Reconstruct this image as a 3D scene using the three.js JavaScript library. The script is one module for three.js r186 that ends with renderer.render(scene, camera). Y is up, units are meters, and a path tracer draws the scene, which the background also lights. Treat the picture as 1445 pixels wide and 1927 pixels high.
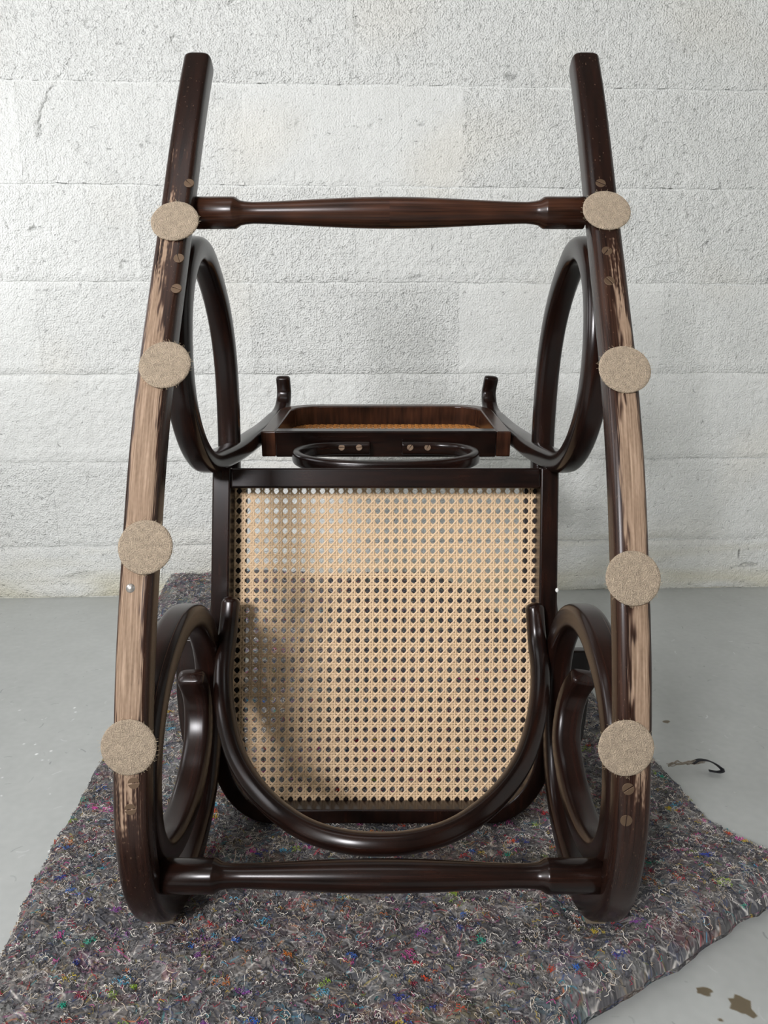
import * as THREE from 'three';
import { mergeGeometries, mergeVertices } from 'three/addons/utils/BufferGeometryUtils.js';
import { RoundedBoxGeometry } from 'three/addons/geometries/RoundedBoxGeometry.js';
import { ImprovedNoise } from 'three/addons/math/ImprovedNoise.js';
import { RectAreaLightUniformsLib } from 'three/addons/lights/RectAreaLightUniformsLib.js';

// ------------------------------------------------------------------ camera, light, exposure
const PITCH = THREE.MathUtils.degToRad(13), CAM_H = 0.668, F = 1430;
const scene = new THREE.Scene();
scene.background = new THREE.Color(0xdfe6ec);
const camera = new THREE.PerspectiveCamera(2 * THREE.MathUtils.radToDeg(Math.atan(1927 / 2 / F)), 1445 / 1927, 0.05, 30);
camera.position.set(0, CAM_H, 0);
camera.rotation.x = -PITCH;
camera.updateMatrixWorld();
const renderer = new THREE.WebGLRenderer({ antialias: true });
renderer.toneMapping = THREE.LinearToneMapping;
renderer.toneMappingExposure = 0.56;
renderer.shadowMap.enabled = true;
RectAreaLightUniformsLib.init();
const UNSEEN_SIDE_WINDOW = { z0: -1.86, z1: -1.42, y0: 0.76, y1: 1.20, nits: 9, glow: 1.5 };      // unseen, in the left wall, placed to brighten the block wall's left edge
const UNSEEN_WIDE_WINDOW = { z0: -0.95, z1: -0.05, y0: 0.95, y1: 1.75, nits: 8.5, glow: 1.8 };               // unseen, next to it, placed to light floor and blanket from the left
const UNSEEN_FRONT_WINDOW = { x0: -1.24, x1: -0.70, y0: 1.46, y1: 2.0, nits: 235, glow: 2.0 };      // unseen behind the camera, placed to light the cane and rockers
const FILL_SKYLIGHT = { x: -0.35, z: -0.4, w: 1.2, h: 0.42, nits: 3.5, glow: 1.5 };                            // added in the ceiling, out of view, as fill from above
const WARM = 0xfbfcff, COOL = 0xfdfbff;

// ------------------------------------------------------------------ helpers
let seed = 12345;
const rnd = () => { seed = (seed + 0x6d2b79f5) | 0; let t = Math.imul(seed ^ (seed >>> 15), 1 | seed); t = (t + Math.imul(t ^ (t >>> 7), 61 | t)) ^ t; return ((t ^ (t >>> 14)) >>> 0) / 4294967296; };
const rr = (a, b) => a + (b - a) * rnd();
const clamp = (x, a = 0, b = 1) => Math.min(b, Math.max(a, x));
const smooth = (a, b, x) => { const t = clamp((x - a) / (b - a)); return t * t * (3 - 2 * t); };
const lerp = (a, b, t) => a + (b - a) * t;
const V = (x, y, z) => new THREE.Vector3(x, y, z);
const perlin = new ImprovedNoise();
const N3 = (x, y, z) => perlin.noise(x, y, z);
const table = (rows) => (x) => {                       // piecewise-linear look-up
  if (x <= rows[0][0]) return rows[0][1];
  for (let i = 1; i < rows.length; i++) if (x <= rows[i][0]) return lerp(rows[i - 1][1], rows[i][1], (x - rows[i - 1][0]) / (rows[i][0] - rows[i - 1][0]));
  return rows[rows.length - 1][1];
};
function tileNoise(cells, s) {                         // periodic gradient noise with period = cells
  const g = new Float32Array(cells * cells * 2);
  let k = s | 0;
  const r = () => { k = (k + 0x6d2b79f5) | 0; let t = Math.imul(k ^ (k >>> 15), 1 | k); t = (t + Math.imul(t ^ (t >>> 7), 61 | t)) ^ t; return ((t ^ (t >>> 14)) >>> 0) / 4294967296; };
  for (let i = 0; i < cells * cells; i++) { const a = r() * Math.PI * 2; g[2 * i] = Math.cos(a); g[2 * i + 1] = Math.sin(a); }
  return (u, v) => {
    const x = u * cells, y = v * cells, xi = Math.floor(x), yi = Math.floor(y), fx = x - xi, fy = y - yi;
    const w = (t) => t * t * t * (t * (t * 6 - 15) + 10), ux = w(fx), uy = w(fy);
    const d = (a, b) => { const i = 2 * (((a % cells) + cells) % cells + (((b % cells) + cells) % cells) * cells); return g[i] * (x - a) + g[i + 1] * (y - b); };
    return lerp(lerp(d(xi, yi), d(xi + 1, yi), ux), lerp(d(xi, yi + 1), d(xi + 1, yi + 1), ux), uy) * 1.4;
  };
}
function dataTexture(w, h, fn, srgb = true) {
  const d = new Uint8Array(w * h * 4), c = [0, 0, 0];
  for (let y = 0; y < h; y++) for (let x = 0; x < w; x++) {
    fn(x / w, y / h, c, x, y);
    const i = 4 * (y * w + x);
    d[i] = clamp(c[0], 0, 255); d[i + 1] = clamp(c[1], 0, 255); d[i + 2] = clamp(c[2], 0, 255); d[i + 3] = 255;
  }
  const t = new THREE.DataTexture(d, w, h);
  t.wrapS = t.wrapT = THREE.RepeatWrapping;
  t.magFilter = THREE.LinearFilter; t.minFilter = THREE.LinearMipmapLinearFilter; t.generateMipmaps = true;
  if (srgb) t.colorSpace = THREE.SRGBColorSpace;
  t.needsUpdate = true;
  return t;
}
function canvasTexture(w, h, draw, srgb = true) {
  const c = document.createElement('canvas'); c.width = w; c.height = h;
  draw(c.getContext('2d'), w, h);
  const t = new THREE.CanvasTexture(c);
  t.wrapS = t.wrapT = THREE.RepeatWrapping;
  if (srgb) t.colorSpace = THREE.SRGBColorSpace;
  return t;
}
const used = new Map();
function numbered(name) { const n = used.get(name) || 0; used.set(name, n + 1); return n ? `${name}_${String(n).padStart(3, '0')}` : name; }
function mesh(name, geometry, material, parent, label) {
  const m = new THREE.Mesh(geometry, material);
  m.name = numbered(name); m.castShadow = m.receiveShadow = true;
  if (label) m.userData.label = label;
  (parent || scene).add(m);
  return m;
}
function group(name, parent, label) {
  const g = new THREE.Group(); g.name = numbered(name);
  if (label) g.userData.label = label;
  (parent || scene).add(g);
  return g;
}
const structure = (o) => { o.userData.kind = 'structure'; return o; };
function fromArrays(pos, uv, idx, color) {
  const g = new THREE.BufferGeometry();
  g.setAttribute('position', new THREE.Float32BufferAttribute(pos, 3));
  if (uv) g.setAttribute('uv', new THREE.Float32BufferAttribute(uv, 2));
  if (color) g.setAttribute('color', new THREE.Float32BufferAttribute(color, 3));
  g.setIndex(idx);
  g.computeVertexNormals();
  return g;
}

// ------------------------------------------------------------------ materials
const woodFine = tileNoise(64, 5), woodWide = tileNoise(16, 6), woodSpeck = tileNoise(128, 7);
function grain(u, v) {                                 // u across, v along: long streaks
  return 0.55 * woodWide(u, v * 0.0625 * 4) + 0.45 * woodFine(u, v * 0.0625) + 0.35 * woodSpeck(u, v * 0.125);
}
const DARK = [19, 11, 9], RED = [46, 24, 16];
const darkWoodMap = dataTexture(256, 1024, (u, v, c) => {
  const g = clamp(0.36 + 0.55 * grain(u, v) + 0.22 * woodWide(u * 0.25, v));
  for (let k = 0; k < 3; k++) c[k] = lerp(DARK[k] * 0.8, RED[k], g);
});
const darkWood = new THREE.MeshPhysicalMaterial({ map: darkWoodMap, roughness: 0.22, specularIntensity: 0.6, name: 'dark_varnished_wood' });
const flatWoodMap = darkWoodMap.clone();
const ledgeWood = new THREE.MeshStandardMaterial({ map: darkWoodMap, color: 0xd8c8b8, roughness: 0.5, name: 'raw_dark_wood' });
const brownWoodMap = dataTexture(256, 1024, (u, v, c) => {
  const g = clamp(0.45 + 0.6 * grain(u, v) + 0.25 * woodWide(u * 0.25, v));
  c[0] = lerp(32, 76, g); c[1] = lerp(19, 46, g); c[2] = lerp(13, 31, g);
});
const brownWood = new THREE.MeshPhysicalMaterial({ map: brownWoodMap, roughness: 0.26, specularIntensity: 0.6, name: 'lighter_brown_wood' });
const screwMetal = new THREE.MeshStandardMaterial({ color: 0x655240, metalness: 0.55, roughness: 0.5, name: 'tarnished_brass' });
const steelMetal = new THREE.MeshStandardMaterial({ color: 0xb7b3ae, metalness: 0.9, roughness: 0.35, name: 'bright_steel' });
const caneMap = dataTexture(64, 512, (u, v, c) => {
  const g = 0.5 + 0.5 * grain(u * 0.3, v * 2);
  c[0] = lerp(203, 234, g); c[1] = lerp(172, 206, g); c[2] = lerp(133, 170, g);
});
const caneMat = new THREE.MeshStandardMaterial({ map: caneMap, roughness: 0.5, name: 'cane' });

// ------------------------------------------------------------------ room shell
// concrete texture, one metre a tile
const cA = tileNoise(150, 11), cB = tileNoise(64, 12), cC = tileNoise(280, 13), cD = tileNoise(24, 14), cE = tileNoise(9, 15);
const heightOf = (u, v) => {
  const ridge = 1 - Math.abs(cA(u, v));
  const pit = smooth(0.5, 0.85, cB(u + 0.37, v + 0.11) + 0.5 * cC(u, v));
  return 0.45 + 0.36 * (ridge - 0.75) + 0.16 * cB(u, v) + 0.26 * cC(u, v) + 0.10 * cD(u, v) - 0.5 * pit;
};
const wallBump = dataTexture(1536, 1536, (u, v, c) => { c[0] = c[1] = c[2] = 255 * heightOf(u, v); }, false);
const wallColor = dataTexture(1024, 1024, (u, v, c) => {
  const pit = smooth(0.78, 1.0, cB(u + 0.37, v + 0.11) + 0.5 * cC(u, v));
  const t = 1 + 0.018 * cE(u, v) + 0.012 * cD(u, v) - 0.33 * pit;
  c[0] = 217 * t; c[1] = 219 * t; c[2] = 215 * t;
});
const paintedBlock = [0.0030, 0.0046, 0.0066].map((b, i) => new THREE.MeshStandardMaterial({ map: wallColor, bumpMap: wallBump, bumpScale: b, roughness: 0.72, vertexColors: true, name: 'white_painted_block_' + 'abc'[i] }));
const plainPaint = new THREE.MeshStandardMaterial({ map: wallColor, bumpMap: wallBump, bumpScale: 0.002, roughness: 0.8, name: 'white_wall_paint' });
const dimUnseenPaint = new THREE.MeshStandardMaterial({ color: 0x77736c, bumpMap: wallBump, bumpScale: 0.002, roughness: 0.85, name: 'dim_unseen_wall' });  // kept dark so the unseen front wall and ceiling bounce less light

// floor
const fA = tileNoise(5, 21), fB = tileNoise(40, 22), fC = tileNoise(200, 23);
const FLOOR = { x0: -1.25, z0: -2.05, size: 2.5 };
const floorMap = canvasTexture(2048, 2048, (c, w, h) => {
  const img = c.createImageData(w, h);
  for (let y = 0; y < h; y++) for (let x = 0; x < w; x++) {
    const u = x / w, v = y / h, t = 1 + 0.035 * fA(u, v) + 0.02 * fB(u, v) + 0.02 * fC(u, v), i = 4 * (y * w + x);
    img.data[i] = 173 * t; img.data[i + 1] = 176 * t; img.data[i + 2] = 173 * t; img.data[i + 3] = 255;
  }
  c.putImageData(img, 0, 0);
  const P = (x, z) => [(x - FLOOR.x0) / FLOOR.size * w, (z - FLOOR.z0) / FLOOR.size * h];
  for (let i = 0; i < 2600; i++) {                       // scuffs, grit and thread ends trodden into the paint
    const x = rnd() * w, y = rnd() * h, l = rr(1, 7), a = rnd() * 6.28;
    c.strokeStyle = rnd() < 0.55 ? `rgba(96,98,98,${rr(0.15, 0.6)})` : `rgba(226,230,230,${rr(0.15, 0.6)})`;
    c.lineWidth = rr(0.5, 1.4); c.beginPath(); c.moveTo(x, y);
    c.quadraticCurveTo(x + l * Math.cos(a) + rr(-2, 2), y + l * Math.sin(a) + rr(-2, 2), x + 2 * l * Math.cos(a + 0.5), y + 2 * l * Math.sin(a + 0.5)); c.stroke();
  }
  for (let i = 0; i < 70; i++) {                         // white paint flecks, most of them at the left of the blanket
    const [x, y] = P(rr(-0.85, -0.4), rr(-1.3, -0.7)), r = rr(0.6, 2);
    c.fillStyle = `rgba(240,243,242,${rr(0.5, 0.95)})`; c.beginPath(); c.ellipse(x, y, r * rr(0.6, 1.6), r, rnd() * 3, 0, 6.3); c.fill();
  }
  const chip = (x, z, r, n, sq) => {                     // places where the grey paint has come off
    const [px, py] = P(x, z), R = r / FLOOR.size * w;
    c.beginPath();
    for (let k = 0; k < n; k++) { const a = k / n * 6.283, q = R * rr(0.6, 1.25); c.lineTo(px + q * Math.cos(a), py + q * sq * Math.sin(a)); }
    c.closePath(); c.fillStyle = 'rgb(103,92,72)'; c.fill();
  };
  chip(0.335, -0.662, 0.0085, 13, 0.8); chip(0.367, -0.645, 0.0125, 15, 1.1); chip(0.502, -1.234, 0.0065, 9, 0.9);
  chip(0.338, -0.628, 0.003, 7, 0.7);
});
const floorMat = new THREE.MeshStandardMaterial({ map: floorMap, roughness: 0.5, bumpMap: floorMap, bumpScale: 0.0006, name: 'grey_floor_paint' });
{
  const g = new THREE.BoxGeometry(3.45, 0.1, 4.2), p = g.attributes.position, uv = g.attributes.uv;
  g.translate(0.225, -0.05, -0.2);
  for (let i = 0; i < p.count; i++) uv.setXY(i, (p.getX(i) - FLOOR.x0) / FLOOR.size, 1 - (p.getZ(i) - FLOOR.z0) / FLOOR.size);
  structure(mesh('floor', g, floorMat));
}
const uvMetres = (g) => {
  const p = g.attributes.position, n = g.attributes.normal, uv = new Float32Array(p.count * 2);
  for (let i = 0; i < p.count; i++) {
    const x = p.getX(i), y = p.getY(i), z = p.getZ(i), ax = Math.abs(n.getX(i)), ay = Math.abs(n.getY(i)), az = Math.abs(n.getZ(i));
    if (ax > ay && ax > az) { uv[2 * i] = z; uv[2 * i + 1] = y; } else if (ay > az) { uv[2 * i] = x; uv[2 * i + 1] = z; } else { uv[2 * i] = x; uv[2 * i + 1] = y; }
  }
  g.setAttribute('uv', new THREE.BufferAttribute(uv, 2));
  return g;
};
const box = (x0, x1, y0, y1, z0, z1) => { const g = new THREE.BoxGeometry(x1 - x0, y1 - y0, z1 - z0); g.translate((x0 + x1) / 2, (y0 + y1) / 2, (z0 + z1) / 2); return uvMetres(g); };
{
  const k = FILL_SKYLIGHT, x0 = k.x - k.w / 2, x1 = k.x + k.w / 2, z0 = k.z - k.h / 2, z1 = k.z + k.h / 2;
  structure(mesh('ceiling', mergeGeometries([box(-1.5, x0, 2.4, 2.5, -2.3, 1.9), box(x1, 1.95, 2.4, 2.5, -2.3, 1.9), box(x0, x1, 2.4, 2.5, -2.3, z0), box(x0, x1, 2.4, 2.5, z1, 1.9)]), dimUnseenPaint));
}
structure(mesh('wall_right', box(1.8, 1.95, 0, 2.4, -2.3, 1.9), plainPaint));
{
  const s = UNSEEN_SIDE_WINDOW, x0 = -1.5, x1 = -1.35;
  const q = UNSEEN_WIDE_WINDOW, zm = (s.z1 + q.z0) / 2;
  structure(mesh('wall_left', mergeGeometries([[s, -2.3, zm], [q, zm, 1.9]].flatMap(([k, a, b]) => [box(x0, x1, 0, k.y0, a, b), box(x0, x1, k.y1, 2.4, a, b), box(x0, x1, k.y0, k.y1, a, k.z0), box(x0, x1, k.y0, k.y1, k.z1, b)])), plainPaint));
  const f = UNSEEN_FRONT_WINDOW, z0 = 1.6, z1 = 1.75;
  structure(mesh('wall_front', mergeGeometries([box(x1, 1.8, 0, f.y0, z0, z1), box(x1, 1.8, f.y1, 2.4, z0, z1), box(x1, f.x0, f.y0, f.y1, z0, z1), box(f.x1, 1.8, f.y0, f.y1, z0, z1)]), dimUnseenPaint));
}

// the block wall behind the chair: every block is a piece of its own
const WALL_Z = -1.93, WALL_YAW = THREE.MathUtils.degToRad(2.6);
const BL = 0.512, COURSE0 = 0.1415, BH = 0.2187;
const wallBack = (() => {
  // mortar: the slab behind, with an uneven front that comes up to the block faces in the joints
  const nx = 400, ny = 190, x0 = -1.45, x1 = 2.0, y1 = 1.7, pos = [], uv = [], idx = [], col = [];
  for (let j = 0; j <= ny; j++) for (let i = 0; i <= nx; i++) {
    const x = lerp(x0, x1, i / nx), y = y1 * j / ny;
    pos.push(x, y, -0.0046 + 0.0022 * N3(x * 9, y * 14, 3) + 0.0012 * N3(x * 40, y * 60, 5)); uv.push(x, y);
    const d = smooth(0.16, 0.0, y) * clamp(0.5 + N3(x * 6, y * 20, 8));
    col.push(1 - 0.12 * d, 1 - 0.16 * d, 1 - 0.3 * d);
  }
  for (let j = 0; j < ny; j++) for (let i = 0; i < nx; i++) { const a = j * (nx + 1) + i, b = a + 1, c = a + nx + 1, d = c + 1; idx.push(a, b, d, a, d, c); }
  const front = fromArrays(pos, uv, idx, col);
  const rest = mergeGeometries([box(x0, x1, 0, 1.7, -0.18, -0.03), box(x0, x1, 1.7, 2.4, -0.18, 0.0)]);
  rest.setAttribute('color', new THREE.Float32BufferAttribute(new Float32Array(rest.attributes.position.count * 3).fill(1), 3));
  const m = structure(mesh('wall_back', mergeGeometries([front, rest]), paintedBlock[1]));
  m.position.z = WALL_Z; m.rotation.y = WALL_YAW;
  return m;
})();
// scars in the faces: x, y (metres on the wall), half length, half width, angle, depth, darkness
const SCARS = [
  [-0.772, 1.170, 0.056, 0.017, 1.08, 0.010, 0.92], [-0.748, 1.212, 0.014, 0.010, 1.3, 0.009, 0.5], [-0.79, 1.118, 0.006, 0.004, 0.5, 0.006, 0.5], [-0.711, 1.27, 0.0055, 0.005, 0.3, 0.006, 0.5], [-0.663, 1.349, 0.011, 0.008, 1.9, 0.005, 0.22], [-0.471, 1.32, 0.014, 0.012, 0.5, 0.006, 0.25],
  [-0.335, 1.398, 0.024, 0.008, 0.1, 0.006, 0.35], [0.295, 1.256, 0.024, 0.006, 0.03, 0.006, 0.5], [-0.827, 0.916, 0.012, 0.005, 0.5, 0.006, 0.42], [-0.619, 0.838, 0.020, 0.0035, 0.05, 0.006, 0.4], [-0.627, 0.832, 0.008, 0.0035, 1.5, 0.005, 0.35], [-0.56, 1.098, 0.006, 0.005, 0.3, 0.006, 0.5],
  [0.793, 0.891, 0.006, 0.004, 0.4, 0.006, 0.6], [0.846, 0.92, 0.009, 0.003, 0.6, 0.006, 0.6], [-0.242, 0.682, 0.026, 0.0035, -1.35, 0.005, 0.3], [0.077, 0.809, 0.022, 0.003, 0.05, 0.005, 0.45], [0.958, 0.1, 0.02, 0.003, 1.45, 0.006, 0.65], [0.989, 0.065, 0.035, 0.006, 0.1, 0.006, 0.5],
  [-0.795, 0.058, 0.06, 0.012, 0.15, 0.004, 0.12], [0.622, 1.125, 0.012, 0.004, 0.9, 0.004, 0.25], [-0.20, 1.15, 0.010, 0.005, 0.8, 0.004, 0.2], [-0.03, 1.149, 0.009, 0.004, 0.4, 0.005, 0.3], [0.09, 1.15, 0.012, 0.003, 0.2, 0.005, 0.4], [-0.70, 1.09, 0.02, 0.012, 0.1, 0.003, 0.1], [0.30, 0.33, 0.012, 0.004, 0.3, 0.004, 0.2],
];
function block(x0, x1, y0, y1, id) {
  const w = x1 - x0, h = y1 - y0, visible = x1 > -1.2 && x0 < 1.25, st = visible ? 0.0042 : 0.03;
  const nx = Math.max(3, Math.round(w / st)), ny = Math.max(3, Math.round(h / st)), pos = [], uv = [], idx = [], col = [];
  const r = (k) => { const s = Math.sin(id * 127.1 + k * 311.7) * 43758.5453; return s - Math.floor(s); };
  const out = (r(1) - 0.5) * 0.0012, tx = (r(2) - 0.5) * 0.0015, ty = (r(3) - 0.5) * 0.008, rough = 0.5 + r(4);
  const cx = (x0 + x1) / 2, cy = (y0 + y1) / 2;
  const tone = 0.975 + 0.03 * r(6);
  for (let j = -1; j <= ny + 1; j++) for (let i = -1; i <= nx + 1; i++) {
    const ring = i < 0 || j < 0 || i > nx || j > ny;
    let x = lerp(x0, x1, clamp(i / nx)), y = lerp(y0, y1, clamp(j / ny));
    const e = Math.min(x - x0, x1 - x, y - y0, y1 - y);
    const wob = smooth(0.03, 0, e), ex = Math.min(x - x0, x1 - x), ey = Math.min(y - y0, y1 - y), eh = Math.min(ey, ex + 0.010 + 0.004 * N3(x * 7, y * 20, id)), seam = smooth(0.014, 0.002, ex);
    const px = x + wob * 0.0045 * N3(x * 12, y * 30, 5), py = y + wob * 0.0032 * (N3(x * 14, y * 12, id + 40) + 0.6 * N3(x * 55, y * 40, id + 7));
    let z = out + tx * (x - cx) / 0.25 + ty * (y - cy) / 0.1 * 0.3;
    z += 0.0016 * N3(x * 11, y * 11, id) + rough * (0.0010 * N3(x * 45, y * 45, 2) + 0.0013 * N3(x * 105, y * 105, 9));
    z -= 0.0022 * Math.pow(smooth(0.012, 0, eh), 1.2) * (0.6 + 0.8 * (0.5 + N3(x * 25, y * 25, 30)));
    z += 0.0026 * smooth(0.034, 0.024, y - y0) * clamp(0.5 + 0.9 * N3(x * 5, 3, id)) + (0.0016 * seam + 0.0012 * smooth(0.034, 0.026, y - y0)) * N3(x * 90, y * 90, 70);
    z += 0.0012 * seam * (0.3 + N3(2, y * 12, id));        // the paint hangs a little fuller along the lower edge
    let dark = 0;
    for (const [sx, sy, l, b, a, dep, k] of SCARS) {
      const dx = x - sx, dy = y - sy; if (dx * dx + dy * dy > 0.01) continue;
      const c = Math.cos(a), s = Math.sin(a), u = (dx * c + dy * s) / l, v = (-dx * s + dy * c) / b + 0.7 * N3(x * 50, y * 50, 4);
      const q = smooth(1.0, 0.35, Math.sqrt(u * u + v * v) + 0.5 * N3(x * 120, y * 120, 14));
      z -= dep * q; dark = Math.max(dark, k * q);
    }
    if (ring) z = -0.016;
    pos.push(px, py, z); uv.push(px + 0.13 * id, py + 0.29 * id);
    const d = smooth(0.13, 0.0, y) * clamp(0.45 + 1.2 * N3(x * 5, y * 18, 8)) + 0.25 * smooth(0.2, 0.12, y) * clamp(N3(x * 3, y * 30, 18) * 2);
    const rust = 0.06 * clamp(N3(x * 4, y * 4, 60) * 2.2 - 0.4);
    const t = tone * (1 - dark);
    col.push(t * (1 - 0.14 * d), t * (1 - 0.19 * d - 0.4 * rust), t * (1 - 0.34 * d - rust));
  }
  const q = nx + 3;
  const face = [];
  for (let j = 0; j < ny + 2; j++) for (let i = 0; i < nx + 2; i++) { const a = j * q + i, b = a + 1, c = a + q, d = c + 1; idx.push(a, b, d, a, d, c); if (j > 0 && i > 0 && j <= ny && i <= nx) face.push(a, b, d, a, d, c); }
  const g = fromArrays(pos, uv, face, col), nr = g.attributes.normal;         // the face shades on its own, its returns are plain
  for (let j = 0; j < ny + 3; j++) for (let i = 0; i < q; i++) if (j === 0 || i === 0 || j === ny + 2 || i === q - 1) nr.setXYZ(j * q + i, 0, 0, 1);
  g.setIndex(idx);
  mesh('concrete_block', g, paintedBlock[r(5) < 0.35 ? 0 : r(5) < 0.75 ? 1 : 2], wallBack);
}
{
  let id = 1;
  for (let k = -1; k < 7; k++) {
    const y0 = k < 0 ? 0.004 : COURSE0 + k * BH, y1 = k < 0 ? COURSE0 - 0.005 : y0 + BH - 0.005;
    const shift = k % 2 === 0 ? 0.186 : 0.186 + BL / 2;
    for (let m = -5; m < 5; m++) {
      let x0 = shift + m * BL + 0.0001, x1 = shift + (m + 1) * BL - 0.0001;
      x0 = Math.max(x0, -1.3); x1 = Math.min(x1, 1.78);
      if (x1 - x0 > 0.04) block(x0, x1, y0, y1, id++);
    }
  }
}

// unseen windows, placed to light chair, wall and floor; the skylight is added fill
const frameMat = new THREE.MeshStandardMaterial({ color: 0xe9e9e4, roughness: 0.45, name: 'white_frame' });
const paneGlow = (glow) => new THREE.MeshStandardMaterial({ color: 0x111111, emissive: 0xf4f8ff, emissiveIntensity: glow, roughness: 0.3, name: 'unseen_window_pane' });  // glowing panes of the unseen windows
function unseenWindowAt(name, w, h, depth, place, nits, glow, tint) {
  const t = 0.04;
  const fr = structure(mesh(name, mergeGeometries([box(-w / 2, w / 2, h / 2 - t, h / 2, -depth, 0.01), box(-w / 2, w / 2, -h / 2, -h / 2 + t, -depth, 0.02), box(-w / 2, -w / 2 + t, -h / 2 + t, h / 2 - t, -depth, 0.01),
    box(w / 2 - t, w / 2, -h / 2 + t, h / 2 - t, -depth, 0.01), box(-0.015, 0.015, -h / 2 + t, h / 2 - t, -depth * 0.8, -0.03)]), frameMat));
  for (const s of [-1, 1]) { const p = mesh('pane', new THREE.BoxGeometry(w / 2 - t - 0.02, h - 2 * t, 0.01), paneGlow(glow), fr); p.position.set(s * (w / 4 - t / 2 + 0.0025), 0, -depth * 0.55); }
  place(fr);
  const l = new THREE.RectAreaLight(tint, nits, w - 2 * t, h - 2 * t);
  l.position.set(0, 0, 0.02); l.rotation.y = Math.PI; l.castShadow = true;      // shines into the room
  fr.add(l);
}
unseenWindowAt('unseen_window_1', UNSEEN_SIDE_WINDOW.z1 - UNSEEN_SIDE_WINDOW.z0, UNSEEN_SIDE_WINDOW.y1 - UNSEEN_SIDE_WINDOW.y0, 0.12, (o) => { o.position.set(-1.35, (UNSEEN_SIDE_WINDOW.y0 + UNSEEN_SIDE_WINDOW.y1) / 2, (UNSEEN_SIDE_WINDOW.z0 + UNSEEN_SIDE_WINDOW.z1) / 2); o.rotation.y = Math.PI / 2; }, UNSEEN_SIDE_WINDOW.nits, UNSEEN_SIDE_WINDOW.glow, WARM);
unseenWindowAt('unseen_window_2', UNSEEN_FRONT_WINDOW.x1 - UNSEEN_FRONT_WINDOW.x0, UNSEEN_FRONT_WINDOW.y1 - UNSEEN_FRONT_WINDOW.y0, 0.12, (o) => { o.position.set((UNSEEN_FRONT_WINDOW.x0 + UNSEEN_FRONT_WINDOW.x1) / 2, (UNSEEN_FRONT_WINDOW.y0 + UNSEEN_FRONT_WINDOW.y1) / 2, 1.6); o.rotation.y = Math.PI; }, UNSEEN_FRONT_WINDOW.nits, UNSEEN_FRONT_WINDOW.glow, COOL);
unseenWindowAt('unseen_window_4', UNSEEN_WIDE_WINDOW.z1 - UNSEEN_WIDE_WINDOW.z0, UNSEEN_WIDE_WINDOW.y1 - UNSEEN_WIDE_WINDOW.y0, 0.12, (o) => { o.position.set(-1.35, (UNSEEN_WIDE_WINDOW.y0 + UNSEEN_WIDE_WINDOW.y1) / 2, (UNSEEN_WIDE_WINDOW.z0 + UNSEEN_WIDE_WINDOW.z1) / 2); o.rotation.y = Math.PI / 2; }, UNSEEN_WIDE_WINDOW.nits, UNSEEN_WIDE_WINDOW.glow, COOL);
unseenWindowAt('added_window_3', FILL_SKYLIGHT.w, FILL_SKYLIGHT.h, 0.1, (o) => { o.position.set(FILL_SKYLIGHT.x, 2.4, FILL_SKYLIGHT.z); o.rotation.x = Math.PI / 2; }, FILL_SKYLIGHT.nits, FILL_SKYLIGHT.glow, 0xffffff);

// ------------------------------------------------------------------ the chair
// Modelled in its own frame: x across, y from its front edge to its back edge, z towards its underside. It lies tipped forward.
// c(x, y, d): d is the distance away from the underside side of the frame
const BASE = { y: -0.446, d: 0.84 };
const SKEW = (y) => 0.0016 + 0.0137 * y;                 // the frame stands slightly racked
const C = (x, y, d) => V(x + SKEW(y), y - BASE.y, BASE.d - d);
const chair = group('rocking_chair');
chair.userData.label = 'dark brown bentwood rocking chair with cane seat, tipped forward with its underside showing';
chair.userData.category = 'rocking chair';
chair.position.set(0, CAM_H + BASE.y * Math.cos(PITCH) - BASE.d * Math.sin(PITCH), -(BASE.d * Math.cos(PITCH) + BASE.y * Math.sin(PITCH)));
chair.rotation.x = -PITCH;

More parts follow.
